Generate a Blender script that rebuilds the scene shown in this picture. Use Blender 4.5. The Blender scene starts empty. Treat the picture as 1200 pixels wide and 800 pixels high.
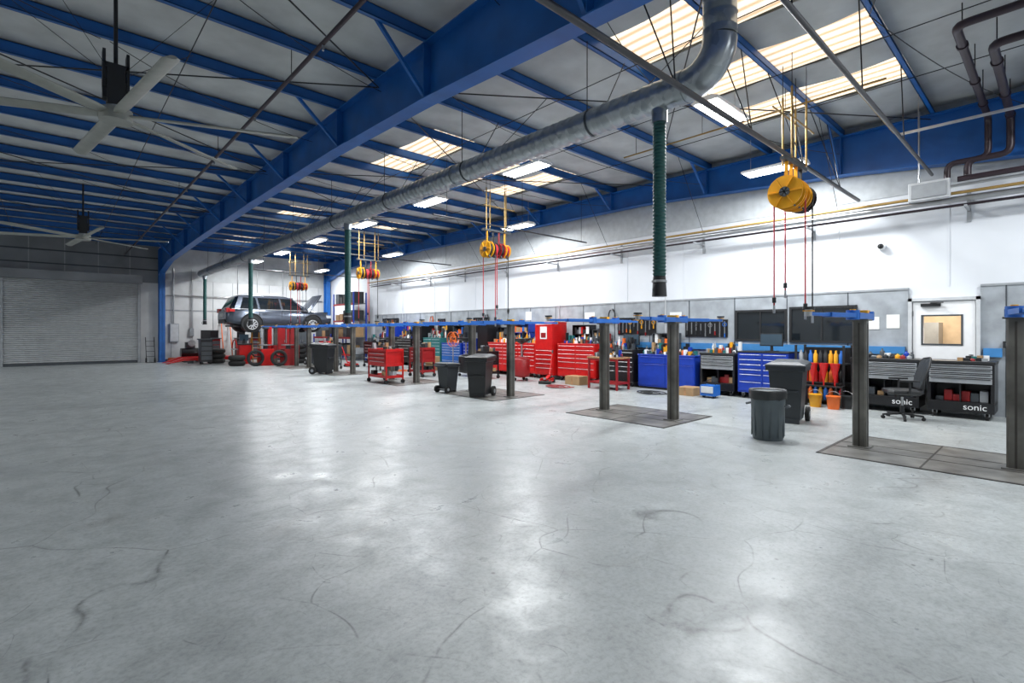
import bpy, math, random, bmesh
from mathutils import Matrix, Vector
random.seed(7)
scene=bpy.context.scene
R=math.radians
# ------------------------------------------------------------ materials
MATS={}
def mat(name,col,rough=.5,metal=0.0,var=.12,scale=6.0,bump=0.0,emit=None,es=0.0,spec=.5):
    if name in MATS: return MATS[name]
    m=bpy.data.materials.new(name); m.use_nodes=True
    nt=m.node_tree; b=nt.nodes['Principled BSDF']
    tc=nt.nodes.new('ShaderNodeTexCoord'); n=nt.nodes.new('ShaderNodeTexNoise')
    n.inputs['Scale'].default_value=scale; n.inputs['Detail'].default_value=4
    nt.links.new(tc.outputs['Object'],n.inputs['Vector'])
    r=nt.nodes.new('ShaderNodeValToRGB')
    r.color_ramp.elements[0].position=.3; r.color_ramp.elements[1].position=.7
    r.color_ramp.elements[0].color=tuple(max(0,c*(1-var)) for c in col)+(1,)
    r.color_ramp.elements[1].color=tuple(min(1,c*(1+var*.6)) for c in col)+(1,)
    nt.links.new(n.outputs['Fac'],r.inputs['Fac']); nt.links.new(r.outputs['Color'],b.inputs['Base Color'])
    b.inputs['Roughness'].default_value=rough; b.inputs['Metallic'].default_value=metal
    b.inputs['Specular IOR Level'].default_value=spec
    if bump>0:
        bp=nt.nodes.new('ShaderNodeBump'); bp.inputs['Strength'].default_value=bump; bp.inputs['Distance'].default_value=.02
        nt.links.new(n.outputs['Fac'],bp.inputs['Height']); nt.links.new(bp.outputs['Normal'],b.inputs['Normal'])
    if emit:
        b.inputs['Emission Color'].default_value=tuple(emit)+(1,); b.inputs['Emission Strength'].default_value=es
    MATS[name]=m; return m
blue=mat('blue_steel_paint',(.01,.12,.42),.42,var=.2,scale=2)
blue2=mat('lift_blue_paint',(.015,.12,.45),.4)
navy=mat('cabinet_blue',(.01,.045,.38),.3)
bandblue=mat('wall_band_blue',(.05,.22,.5),.45)
red=mat('cabinet_red',(.58,.01,.01),.3)
dred=mat('dark_red',(.28,.01,.012),.4)
teal=mat('cabinet_teal',(.02,.17,.17),.35)
black=mat('black_plastic',(.016,.017,.019),.45)
black2=mat('black_enamel',(.011,.011,.013),.28)
rubber=mat('tyre_rubber',(.018,.018,.018),.8)
dkgrey=mat('dark_grey_plastic',(.06,.07,.08),.5)
bing=mat('bin_plastic',(.025,.03,.035),.45)
grey=mat('grey_paint',(.33,.35,.37),.45)
lgrey=mat('light_grey_paint',(.58,.6,.62),.4)
steel=mat('bare_steel',(.45,.46,.47),.3,.9)
alu=mat('brushed_aluminium',(.66,.67,.68),.35,.7)
silver=mat('silver_drawer_paint',(.38,.4,.42),.35,.3)
post=mat('lift_post_steel',(.15,.145,.13),.36,.6,var=.45,scale=3)
postd=mat('lift_post_slot',(.045,.04,.035),.5,.3)
iron=mat('black_iron_pipe',(.04,.026,.034),.4,.2)
dkpipe=mat('dark_grey_pipe',(.07,.07,.075),.4,.4)
white=mat('white_paint',(.85,.86,.87),.5,var=.04)
yellow=mat('reel_yellow',(.78,.36,.01),.4)
brass=mat('brass_pipe',(.36,.23,.07),.45,.3)
orange=mat('orange_plastic',(.8,.15,.02),.45)
wood=mat('workbench_wood',(.38,.2,.09),.5,var=.35,scale=12)
card=mat('cardboard',(.38,.24,.12),.8)
green=mat('green_hose',(.012,.085,.08),.5)
hosered=mat('red_hose_rubber',(.45,.02,.03),.5)
glassdk=mat('dark_glass',(.012,.016,.02),.06,spec=.8)
screen=mat('monitor_screen',(.04,.06,.08),.15,emit=(.2,.4,.6),es=.05)
carpaint=mat('car_paint_grey',(.12,.14,.18),.22,.6,var=.03)
taill=mat('tail_light_red',(.6,.01,.01),.2)
headl=mat('head_light',(.8,.82,.85),.1)
lamp=mat('lamp_diffuser',(.9,.95,1),.4,emit=(.95,.98,1),es=10)
paper=mat('paper',(.8,.8,.78),.7,var=.03)
warmw=mat('office_wall_paint',(.6,.48,.34),.7)
plate=mat('steel_floor_plate',(.2,.195,.18),.36,.35,var=.45,scale=4)
beige=mat('fan_blade_metal',(.34,.35,.32),.4,.4)
binm=mat('trash_can_grey',(.07,.09,.1),.5)

def galv():
    m=bpy.data.materials.new('galvanised_spiral_duct'); m.use_nodes=True; nt=m.node_tree; b=nt.nodes['Principled BSDF']
    tc=nt.nodes.new('ShaderNodeTexCoord'); v=nt.nodes.new('ShaderNodeTexVoronoi'); v.inputs['Scale'].default_value=9
    nt.links.new(tc.outputs['Object'],v.inputs['Vector'])
    r=nt.nodes.new('ShaderNodeValToRGB'); r.color_ramp.elements[0].color=(.28,.31,.33,1); r.color_ramp.elements[1].color=(.46,.49,.51,1)
    nt.links.new(v.outputs['Color'],r.inputs['Fac']); nt.links.new(r.outputs['Color'],b.inputs['Base Color'])
    b.inputs['Metallic'].default_value=.75; b.inputs['Roughness'].default_value=.3
    return m
galvm=galv()

def floor_mat():
    m=bpy.data.materials.new('polished_concrete'); m.use_nodes=True; nt=m.node_tree; b=nt.nodes['Principled BSDF']; L=nt.links.new
    tc=nt.nodes.new('ShaderNodeTexCoord')
    def noise(s,d=6,dist=0,rough=.6):
        n=nt.nodes.new('ShaderNodeTexNoise'); n.inputs['Scale'].default_value=s; n.inputs['Detail'].default_value=d
        n.inputs['Distortion'].default_value=dist; n.inputs['Roughness'].default_value=rough
        L(tc.outputs['Object'],n.inputs['Vector']); return n
    def ramp(src,p0,c0,p1,c1):
        r=nt.nodes.new('ShaderNodeValToRGB'); e=r.color_ramp.elements
        e[0].position=p0; e[1].position=p1; e[0].color=c0; e[1].color=c1; L(src,r.inputs['Fac']); return r
    def mix(t,f,a,bb):
        x=nt.nodes.new('ShaderNodeMix'); x.data_type='RGBA'; x.blend_type=t
        if isinstance(f,float): x.inputs[0].default_value=f
        else: L(f,x.inputs[0])
        L(a,x.inputs[6]); L(bb,x.inputs[7]); return x.outputs[2]
    n1=noise(.3,9,.6,.65); n2=noise(2.6,9,.4,.72); n3=noise(30,6,0,.7)
    c1=ramp(n1.outputs['Fac'],.3,(.35,.375,.378,1),.7,(.5,.53,.528,1))
    c2=ramp(n2.outputs['Fac'],.36,(.66,.67,.67,1),.6,(1,1,1,1))
    col=mix('MULTIPLY',.75,c1.outputs['Color'],c2.outputs['Color'])
    c3=ramp(n3.outputs['Fac'],.35,(.6,.6,.6,1),.55,(1,1,1,1))
    col=mix('MULTIPLY',.55,col,c3.outputs['Color'])
    dk=nt.nodes.new('ShaderNodeRGB'); dk.outputs[0].default_value=(.05,.05,.05,1)
    def lines(c,scale,dsc,dstr,width,mscale,m0,m1,amt):
        vo=nt.nodes.new('ShaderNodeTexVoronoi'); vo.feature='DISTANCE_TO_EDGE'; vo.inputs['Scale'].default_value=scale
        nd=noise(dsc,2); mx=nt.nodes.new('ShaderNodeVectorMath'); mx.operation='ADD'
        sc=nt.nodes.new('ShaderNodeVectorMath'); sc.operation='SCALE'; sc.inputs[3].default_value=dstr
        L(nd.outputs['Color'],sc.inputs[0]); L(tc.outputs['Object'],mx.inputs[0]); L(sc.outputs[0],mx.inputs[1]); L(mx.outputs[0],vo.inputs['Vector'])
        ln=ramp(vo.outputs['Distance'],0.0,(1,1,1,1),width,(0,0,0,1))
        mk=ramp(noise(mscale,6,0,.7).outputs['Fac'],m0,(0,0,0,1),m1,(amt,amt,amt,1))
        f=mix('MULTIPLY',1.0,ln.outputs['Color'],mk.outputs['Color'])
        return mix('MIX',f,c,dk.outputs[0])
    col=lines(col,.5,.5,2.2,.005,1.3,.45,.58,.8)
    col=lines(col,1.1,.35,2.6,.008,1.2,.5,.6,.65)
    col=lines(col,2.1,.9,1.2,.010,1.9,.53,.64,.6)
    col=lines(col,3.7,.4,2.0,.012,1.5,.55,.66,.4)
    def spots(scale,r0,r1,mscale,m0,amt):
        sp=nt.nodes.new('ShaderNodeTexVoronoi'); sp.inputs['Scale'].default_value=scale; L(tc.outputs['Object'],sp.inputs['Vector'])
        s=ramp(sp.outputs['Distance'],r0,(amt,amt,amt,1),r1,(0,0,0,1))
        ms=ramp(noise(mscale,3).outputs['Fac'],m0,(0,0,0,1),m0+.08,(1,1,1,1))
        f2=mix('MULTIPLY',1.0,s.outputs['Color'],ms.outputs['Color'])
        return mix('MIX',f2,col,dk.outputs[0])
    col=spots(1.3,.02,.045,.5,.48,.8); col=spots(4.0,.03,.07,.8,.48,.8)
    st=ramp(noise(.8,8,1.2,.72).outputs['Fac'],.56,(0,0,0,1),.68,(.5,.5,.5,1))
    col=mix('MIX',st.outputs['Color'],col,ramp(n3.outputs['Fac'],.3,(.2,.2,.19,1),.7,(.27,.27,.255,1)).outputs['Color'])
    L(col,b.inputs['Base Color'])
    rr=ramp(n2.outputs['Fac'],.34,(.44,.44,.44,1),.66,(.26,.26,.26,1)); L(rr.outputs['Color'],b.inputs['Roughness'])
    b.inputs['Specular IOR Level'].default_value=.5
    return m
floorm=floor_mat()
ceilm=mat('roof_insulation_facing',(.52,.54,.54),.6,var=.2,scale=1.6,bump=.7)
wallm=mat('white_wall_liner',(.72,.75,.79),.55,var=.06,scale=.8)
wains=mat('grey_wainscot_panel',(.35,.38,.41),.45,var=.25,scale=3)
backm=mat('back_wall_panel',(.6,.61,.61),.55,var=.12,scale=1.5)
backd=mat('back_wall_upper_panel',(.22,.235,.25),.5,var=.2,scale=1)
doorm=mat('rollup_door_slat',(.5,.52,.53),.45,.1,var=.1)
def sky_mat():
    m=bpy.data.materials.new('translucent_skylight_panel'); m.use_nodes=True; nt=m.node_tree; b=nt.nodes['Principled BSDF']
    tc=nt.nodes.new('ShaderNodeTexCoord'); w=nt.nodes.new('ShaderNodeTexWave'); w.bands_direction='X'; w.inputs['Scale'].default_value=1.5; w.inputs['Distortion'].default_value=.4
    nt.links.new(tc.outputs['Object'],w.inputs['Vector'])
    r=nt.nodes.new('ShaderNodeValToRGB'); r.color_ramp.elements[0].color=(.62,.42,.25,1); r.color_ramp.elements[1].color=(1,.86,.66,1); r.color_ramp.elements[1].position=.6
    nt.links.new(w.outputs['Color'],r.inputs['Fac']); nt.links.new(r.outputs['Color'],b.inputs['Emission Color']); nt.links.new(r.outputs['Color'],b.inputs['Base Color'])
    b.inputs['Emission Strength'].default_value=1.2
    return m
skym=sky_mat()

# ------------------------------------------------------------ mesh builder
class MB:
    def __init__(s,name): s.name=name; s.v=[]; s.f=[]; s.mi=[]; s.sm=[]; s.mats=[]; s.M=Matrix.Identity(4)
    def m(s,mt):
        if mt not in s.mats: s.mats.append(mt)
        return s.mats.index(mt)
    def add(s,vs,fs,mt,smooth=False):
        o=len(s.v); s.v+=[tuple(s.M@Vector(p)) for p in vs]; k=s.m(mt)
        for f in fs: s.f.append([i+o for i in f]); s.mi.append(k); s.sm.append(smooth)
    def box(s,x0,x1,y0,y1,z0,z1,mt):
        vs=[(x,y,z) for x in (x0,x1) for y in (y0,y1) for z in (z0,z1)]
        s.add(vs,[(0,1,3,2),(4,6,7,5),(0,4,5,1),(2,3,7,6),(0,2,6,4),(1,5,7,3)],mt)
    def cbox(s,c,d,mt,rot=None):
        old=s.M
        s.M=old@Matrix.Translation(c)@(rot.to_4x4() if rot is not None else Matrix.Identity(4))
        s.box(-d[0]/2,d[0]/2,-d[1]/2,d[1]/2,-d[2]/2,d[2]/2,mt); s.M=old
    def beam(s,p,q,w,h,mt):
        p=Vector(p);q=Vector(q);d=q-p
        rot=d.to_track_quat('X','Z').to_matrix()
        s.cbox((p+q)/2,(d.length,w,h),mt,rot)
    def loft(s,rings,mt,caps=True,smooth=True,closed=True):
        n=len(rings[0]); vs=[p for r in rings for p in r]; fs=[]
        for i in range(len(rings)-1):
            for j in range(n if closed else n-1):
                a=i*n+j; b=i*n+(j+1)%n; fs.append((a,b,b+n,a+n))
        s.add(vs,fs,mt,smooth)
        if caps:
            s.add(rings[0],[tuple(range(n))[::-1]],mt); s.add(rings[-1],[tuple(range(n))],mt)
    def tube(s,pts,r,mt,n=10,rad=None,caps=True):
        pts=[Vector(p) for p in pts]; rings=[]
        t0=(pts[1]-pts[0]).normalized(); up=Vector((0,0,1)) if abs(t0.z)<.9 else Vector((1,0,0))
        for i,p in enumerate(pts):
            if i==0:t=pts[1]-p
            elif i==len(pts)-1:t=p-pts[i-1]
            else:t=(pts[i+1]-p).normalized()+(p-pts[i-1]).normalized()
            t=t.normalized()
            u=(up-t*up.dot(t))
            if u.length<1e-4: u=t.orthogonal()
            u.normalize(); w=t.cross(u); up=u
            rr=rad[i] if rad else r
            if not rad and 0<i<len(pts)-1:
                c=(pts[i+1]-p).normalized().dot((p-pts[i-1]).normalized()); rr=r/max(.6,math.sqrt((1+c)/2)) if c<.9 else r
            rings.append([tuple(p+(u*math.cos(2*math.pi*k/n)+w*math.sin(2*math.pi*k/n))*rr) for k in range(n)])
        s.loft(rings,mt,caps)
    def cyl(s,p,q,r,mt,n=16,r2=None): s.tube([p,q],r,mt,n,rad=[r,r if r2 is None else r2])
    def lathe(s,c,prof,mt,n=24):
        rings=[[(c[0]+r*math.cos(2*math.pi*k/n),c[1]+r*math.sin(2*math.pi*k/n),c[2]+z) for k in range(n)] for r,z in prof]
        s.loft(rings,mt)
    def prism(s,poly,axis,a,b,mt,smooth=False):
        def P(u,w,t): return {'x':(t,u,w),'y':(u,t,w),'z':(u,w,t)}[axis]
        s.loft([[P(u,w,a) for u,w in poly],[P(u,w,b) for u,w in poly]],mt,True,smooth)
    def done(s,bevel=0,loc=None,rotz=0):
        me=bpy.data.meshes.new(s.name)
        if loc is None:
            xs=[p[0] for p in s.v]; ys=[p[1] for p in s.v]; zs=[p[2] for p in s.v]
            loc=((min(xs)+max(xs))/2,(min(ys)+max(ys))/2,min(zs))
            vs=[(p[0]-loc[0],p[1]-loc[1],p[2]-loc[2]) for p in s.v]
        else: vs=s.v
        me.from_pydata(vs,[],s.f)
        for mt in s.mats: me.materials.append(mt)
        me.polygons.foreach_set('material_index',s.mi); me.polygons.foreach_set('use_smooth',s.sm)
        me.update()
        bm=bmesh.new(); bm.from_mesh(me); bmesh.ops.recalc_face_normals(bm,faces=bm.faces); bm.to_mesh(me); bm.free()
        ob=bpy.data.objects.new(s.name,me); scene.collection.objects.link(ob); ob.location=loc; ob.rotation_euler[2]=rotz
        if bevel:
            b=ob.modifiers.new('bevel','BEVEL'); b.width=bevel; b.segments=2; b.limit_method='ANGLE'; b.angle_limit=R(40)
        return ob
def parent(ch,par):
    ch.parent=par; ch.matrix_parent_inverse=Matrix.Translation(par.location).inverted()
def arc(c,r,a0,a1,n,plane):
    out=[]
    for i in range(n+1):
        a=R(a0+(a1-a0)*i/n); u,w=r*math.cos(a),r*math.sin(a)
        out.append({'xz':(c[0]+u,c[1],c[2]+w),'yz':(c[0],c[1]+u,c[2]+w),'xy':(c[0]+u,c[1]+w,c[2])}[plane])
    return out

# ------------------------------------------------------------ room shell
XL,XR,YN,YF=-9.0,12.7,-6.0,31.0; ZC=5.92
def simple(name,x0,x1,y0,y1,z0,z1,mt):
    b=MB(name); b.box(x0,x1,y0,y1,z0,z1,mt); return b.done()
b=MB('floor'); b.box(XL-.2,XR+3,YN-.2,YF+.2,-.2,0,floorm)
b.done(loc=(0,0,0))
sk=[(6.1,7.2),(8.1,9.1),(9.9,10.8)]; sy=[(2.05,5.3),(9.6,12.4),(17.5,20.2),(25.2,27.6)]
b=MB('ceiling')
b.box(XL-.2,XR+.2,YN-.2,YF+.2,ZC+.05,ZC+.25,ceilm)
PY=[1.72+1.49*i for i in range(-5,20)]
edges=PY+[YF]
def insul(x0,x1,y0,y1):
    n=6; rows=[]
    for i in range(n+1):
        t=i/n; y=y0+(y1-y0)*t; z=ZC-.05*math.sin(math.pi*t)
        rows.append([(x0,y,z),(x1,y,z)])
    b.loft(rows,ceilm,False,True,False)
xcuts=[XL]+[v for p in sk for v in p]+[XR]
prev=YN
for y in edges:
    mid=(prev+y)/2
    insk=any(a<mid<c for a,c in sy)
    if insk:
        for i in range(0,len(xcuts),2): insul(xcuts[i],xcuts[i+1],prev,y)
    else: insul(XL,XR,prev,y)
    prev=y
b.done(loc=(0,0,0))
for (x0,x1) in sk:
    b=MB('skylight_panel')
    pr=YN
    for y in edges:
        mid=(pr+y)/2
        if any(a<mid<c for a,c in sy): b.box(x0,x1,pr,y,ZC+.0,ZC+.03,skym)
        pr=y
    b.done(loc=(0,0,0))
simple('wall_left',XL-.2,XL,YN-.2,YF+.2,0,ZC+.1,backm)
simple('wall_rear',XL,XR,YN-.2,YN,0,ZC+.1,backm)
b=MB('wall_right')
oy0,oy1,oz0,oz1=1.30,1.88,1.30,1.85
b.box(XR,XR+.12,YN-.2,oy0,0,ZC+.1,wallm); b.box(XR,XR+.12,oy1,YF+.2,0,ZC+.1,wallm)
b.box(XR,XR+.12,oy0,oy1,0,oz0,wallm); b.box(XR,XR+.12,oy0,oy1,oz1,ZC+.1,wallm)
for i in range(20):
    y=-4+1.83*i; b.box(XR-.012,XR,y-.012,y+.012,2.42,4.6,wallm)
b.box(XR-.02,XR,YN,24.7,4.3,ZC,mat('upper_wall_grey',(.48,.51,.53),.55))
b.done(loc=(0,0,0))
b=MB('wainscot_trim')
dy0,dy1=1.04,2.10
for a,c in [(YN,dy0),(dy1,24.7)]:
    b.box(XR-.035,XR,a,c,0,2.38,wains); b.box(XR-.05,XR,a,c,2.38,2.42,grey)
for i in range(26):
    y=-5.4+1.22*i
    if y>24.5 or (dy0<y<dy1): continue
    b.box(XR-.042,XR-.034,y-.01,y+.01,0,2.38,dkgrey)
b.done(loc=(0,0,0))
b=MB('wall_office')
b.box(XR+.12,XR+2.6,.2,.3,0,2.6,warmw); b.box(XR+.12,XR+2.6,3.2,3.3,0,2.6,warmw); b.box(XR+2.6,XR+2.7,.2,3.3,0,2.6,warmw)
b.box(XR+.12,XR+2.7,.2,3.3,2.6,2.7,white); b.box(XR+2.2,XR+2.6,.3,1.3,0,1.5,wood); b.box(XR+2.0,XR+2.6,1.9,2.3,0,1.75,grey)
b.done(loc=(0,0,0))
b=MB('door_1')
X=XR
b.box(X-.09,X,dy0,dy0+.06,0,2.2,lgrey); b.box(X-.09,X,dy1-.06,dy1,0,2.2,lgrey); b.box(X-.09,X,dy0,dy1,2.14,2.2,lgrey)
b.box(X-.05,X,dy0+.07,oy0,0,2.13,white); b.box(X-.05,X,oy1,dy1-.07,0,2.13,white)
b.box(X-.05,X,oy0,oy1,0,oz0,white); b.box(X-.05,X,oy0,oy1,oz1,2.13,white)
for a in ((oy0-.02,oy0+.01,oz0-.02,oz1+.02),(oy1-.01,oy1+.02,oz0-.02,oz1+.02),(oy0,oy1,oz0-.02,oz0+.01),(oy0,oy1,oz1-.01,oz1+.02)):
    b.box(X-.06,X-.04,*a,dkgrey)
b.box(X-.1,X-.05,1.6,1.9,2.03,2.09,black); b.beam((X-.09,1.75,2.1),(X-.2,1.55,2.1),.02,.02,black)
b.cyl((X-.05,1.17,1.02),(X-.12,1.17,1.02),.02,steel); b.cyl((X-.12,1.17,1.02),(X-.12,1.3,1.02),.012,steel); b.box(X-.056,X-.05,1.14,1.2,.95,1.12,steel)
for z in (.3,1.1,1.9): b.box(X-.07,X-.05,2.02,2.05,z-.05,z+.05,steel)
b.done(loc=(0,0,0))
b=MB('wall_back'); b.box(XL-.2,XR+.2,YF,YF+.2,0,ZC+.1,backm)
b.box(XL,4.0,YF-.03,YF,3.98,ZC,backd)
for x in [-8+1.2*i for i in range(10)]: b.box(x-.02,x+.02,YF-.04,YF-.03,3.98,ZC,grey)
for z in (4.6,5.2): b.box(XL,4.0,YF-.05,YF-.03,z,z+.06,dkgrey)
for x in [4.5+.95*i for i in range(9)]: b.box(x-.012,x+.012,YF-.012,YF,0,4.9,grey)
b.box(4.1,XR,YF-.02,YF,2.6,2.66,grey)
b.box(4.1,XR,YF-.02,YF,4.2,ZC,ceilm)
b.done(loc=(0,0,0))
b=MB('door_2')
dx0,dx1,dz=-1.6,3.1,3.88
z=.12; b.box(dx0,dx1,YF-.09,YF-.03,.0,.12,dkgrey)
while z<dz-.01:
    b.prism([(YF-.03,z),(YF-.07,z+.008),(YF-.095,z+.03),(YF-.095,z+.055),(YF-.07,z+.078),(YF-.03,z+.085)],'x',dx0,dx1,doorm); z+=.088
b.box(dx0-.12,dx0,YF-.14,YF,0,dz+.1,grey); b.box(dx1,dx1+.12,YF-.14,YF,0,dz+.1,grey)
b.box(dx0-.15,dx1+.15,YF-.5,YF-.03,dz,dz+.4,backd)
b.done(loc=(0,0,0))
simple('baseboard_back',4.2,XR,YF-.03,YF,0,.12,dkgrey)

# ------------------------------------------------------------ structure
ZP=5.7
b=MB('ceiling_purlins')
for y in PY:
    if y>YF-.1: continue
    b.box(XL,XR,y-.006,y+.006,ZP,ZP+.2,blue)
    b.box(XL,XR,y-.07,y+.006,ZP,ZP+.012,blue); b.box(XL,XR,y-.006,y+.07,ZP+.19,ZP+.2,blue)
    b.box(XL,XR,y-.07,y-.062,ZP,ZP+.025,blue)
b.done(loc=(0,0,0))
def rafter(name,xc,prof,colY,colw=.3):
    b=MB(name); w=.125
    for (y0,z0),(y1,z1) in zip(prof,prof[1:]):
        b.add([(xc-.006,y0,z0),(xc-.006,y1,z1),(xc-.006,y1,ZP),(xc-.006,y0,ZP),(xc+.006,y0,z0),(xc+.006,y1,z1),(xc+.006,y1,ZP),(xc+.006,y0,ZP)],[(0,1,2,3),(4,5,6,7)],blue)
        a=[(xc-w,y0,z0),(xc+w,y0,z0),(xc+w,y1,z1),(xc-w,y1,z1)]
        c=[(p[0],p[1],p[2]+.02) for p in a]
        b.add(a+c,[(0,1,2,3),(4,5,6,7),(0,1,5,4),(1,2,6,5),(2,3,7,6),(3,0,4,7)],blue)
    b.box(xc-w,xc+w,prof[0][0],prof[-1][0],ZP-.02,ZP,blue)
    for y in PY[::2]:
        if y<prof[0][0] or y>30: continue
        zb=prof[0][1]
        for (y0,z0),(y1,z1) in zip(prof,prof[1:]):
            if y0<=y<=y1: zb=z0+(z1-z0)*(y-y0)/(y1-y0)
        b.box(xc-w,xc+w,y-.006,y+.006,zb,ZP-.02,blue)
        for sgn in (-1,1):
            if xc+sgn*.9<XR-.1: b.beam((xc+sgn*.05,y+.05,zb+.03),(xc+sgn*.85,y+.02,ZP+.04),.05,.05,blue)
    yc=colY
    b.box(xc-w,xc+w,yc-.2,yc-.18,0,ZP-.02,blue); b.box(xc-w,xc+w,yc+.18,yc+.2,0,ZP-.02,blue); b.box(xc-.006,xc+.006,yc-.2,yc+.2,0,ZP-.02,blue)
    b.box(xc-w-.05,xc+w+.05,yc-.25,yc+.22,0,.025,blue)
    b.done(loc=(0,0,0))
prof=[(-5.8,4.35),(0,4.5),(3.2,4.7),(6.3,4.9),(9.5,5.0),(15,5.02),(22,4.97),(28,4.83),(30.3,4.5),(30.9,4.35)]
rafter('rafter_beam',4.05,prof,30.65)
rafter('rafter_beam',-4.65,prof,30.65)
prof2=[(-5.8,4.4),(0,4.55),(3,4.85),(8,5.15),(20,5.25),(28,5.1),(30.9,4.5)]
rafter('rafter_beam',12.5,prof2,30.65)

# ------------------------------------------------------------ ducts and hoses
DX,DZ,DR=5.8,4.58,.19
def ribbed(pts,r,step,ridge):
    out=[];rad=[]
    pts=[Vector(p) for p in pts]
    for p,q in zip(pts,pts[1:]):
        L=(q-p).length; n=max(1,int(L/step))
        for i in range(n):
            for t,rr in ((0,r),(.42,r),(.5,r+ridge),(.58,r)):
                out.append(p.lerp(q,(i+t)/n)); rad.append(rr)
    out.append(pts[-1]); rad.append(r); return out,rad
path=[(DX,30.7,DZ),(DX,3.15,DZ)]
b=MB('exhaust_duct')
o,rd=ribbed(path,DR,.16,.007); b.tube(o,DR,galvm,24,rad=rd)
el=[(DX,3.2,DZ)]+[(DX,3.15-.42*math.sin(R(a)),DZ+.42*(1-math.cos(R(a)))) for a in range(0,91,15)]
b.tube(el,DR+.004,galvm,24,rad=[DR+.006]*len(el))
o,rd=ribbed([(DX,2.73,DZ+.42),(DX,2.73,ZC-.03)],DR,.16,.007); b.tube(o,DR,galvm,24,rad=rd)
for yy in (3.2,8,12,16,20,24): b.cyl((DX,yy-.05,DZ),(DX,yy+.05,DZ),DR+.014,galvm,24)
for y in (3.53,12.85,21.75,29.9): b.cyl((DX,y,DZ-.05),(DX,y,DZ-.34),.1,galvm,16)
for i in range(9):
    y=4.6+2.98*i
    b.cyl((DX,y,DZ),(DX,y+.03,DZ),DR+.012,dkgrey,24)
    b.tube([(DX-.15,y,DZ+.1),(DX-.15,y,ZP)],.007,black,5)
    b.tube([(DX+.15,y,DZ+.1),(DX+.75,y,ZP)],.008,black,5)
b.done(loc=(0,0,0))
def hose(y,zb):
    b=MB('exhaust_hose')
    z=DZ-.3; pts=[];rad=[]
    n=int((z-zb-.25)/.045)
    for i in range(n):
        pts+= [(DX,y,z-.045*i),(DX,y,z-.045*i-.015),(DX,y,z-.045*i-.022),(DX,y,z-.045*i-.038)]; rad+=[.085,.085,.077,.077]
    b.tube(pts,.08,green,16,rad=rad)
    zz=z-.045*n
    b.cyl((DX,y,zz),(DX,y,zb),.08,black,16,r2=.095)
    b.cyl((DX,y,zb+.18),(DX,y,zb+.21),.1,steel,16)
    b.tube([(DX-.1,y,zb+.15),(DX-.14,y,zb+.08),(DX-.1,y,zb)],.01,black,6)
    b.done()
hose(3.53,2.0); hose(12.85,1.75); hose(21.75,1.8); hose(29.9,1.9)
def pipe(name,pts,r,mt,n=10):
    b=MB(name); b.tube(pts,r,mt,n); return b
b=pipe('sprinkler_pipe',[(2.6,-5.9,5.3),(2.6,30.9,5.3)],.03,iron)
for y in PY[::3]: b.tube([(2.6,y,5.3),(2.6,y,5.7)],.006,black,5)
for i in range(10): b.cyl((2.6,.5+3*i,5.3),(2.6,.5+3*i,5.2),.015,steel,6)
b.done(loc=(0,0,0))
b=pipe('service_pipe',[(1.5,2.85,4.24),(12.25,2.85,4.24)],.034,dkpipe)
b.tube([(1.5,2.93,4.3),(12.25,2.93,4.3)],.02,steel,8)
for x in (3,5,7,9,11):
    b.tube([(x,2.85,4.24),(x-.5,3.21,5.7)],.009,black,5); b.tube([(x,2.85,4.24),(x+.5,3.21,5.7)],.009,black,5)
b.done(loc=(0,0,0))
b=pipe('service_pipe',[(3.6,1.68,4.5),(12.25,1.68,4.5)],.028,dkpipe)
for x in (5,7.4,9.8): b.tube([(x,1.68,4.5),(x,1.72,5.7)],.009,black,5)
b.done(loc=(0,0,0))
b=MB('wall_pipe')
b.tube([(12.3,-5,3.98),(12.3,24.6,3.98)],.055,steel,10); b.tube([(12.22,-5,4.08),(12.22,24.6,4.08)],.028,brass,8); b.tube([(12.38,-5,3.88),(12.38,24.6,3.88)],.025,iron,8)
for i in range(12):
    y=-4+2.6*i
    if y<24.5: b.box(12.15,12.7,y-.02,y+.02,3.80,3.84,grey); b.box(12.67,12.7,y-.03,y+.03,3.6,4.15,grey)
b.done(loc=(0,0,0))
b=MB('junction_box'); b.box(12.02,12.18,1.4,2.0,4.0,4.34,lgrey); b.box(12.0,12.02,1.44,1.96,4.04,4.3,grey); b.cyl((12.1,1.85,4.34),(12.1,1.85,5.68),.018,steel,8)
b.cyl((12.12,1.4,4.2),(12.12,.4,4.2),.02,steel,8); b.done(.008)
b=MB('strut_channel'); b.box(11.18,11.22,-3,2.0,5.05,5.09,alu)
for y in (-1.26,.23,1.72): b.cyl((11.2,y,5.09),(11.2,y,5.7),.006,steel,5)
b.done(loc=(0,0,0))
def elbowpath(corners,r=.14):
    out=[Vector(corners[0])]
    for a,c,d in zip(corners,corners[1:],corners[2:]):
        a,c,d=Vector(a),Vector(c),Vector(d); u=(a-c).normalized()*r; w=(d-c).normalized()*r
        for t in (0,.25,.5,.75,1): out.append((c+u)*(1-t)**2+c*2*t*(1-t)+(c+w)*t*t)
    out.append(Vector(corners[-1])); return out
for (yy,xx,zz,r) in ((.9,8.2,5.3,.05),(.62,8.95,5.25,.055)):
    b=MB('coolant_pipe')
    b.tube(elbowpath([(xx,-3.5,zz),(xx,yy,zz),(12.15,yy,zz),(12.15,yy,4.62),(12.15,yy+.55,4.62),(12.15,yy+.55,4.36)]),r,iron,12)
    for x in (xx+.6,xx+2,xx+3.1): b.cyl((x,yy,zz),(x+.06,yy,zz),r+.015,iron,12); b.tube([(x,yy,zz),(x,yy,5.85)],.008,black,5)
    b.done(loc=(0,0,0))
b=MB('coolant_pipe')
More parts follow.
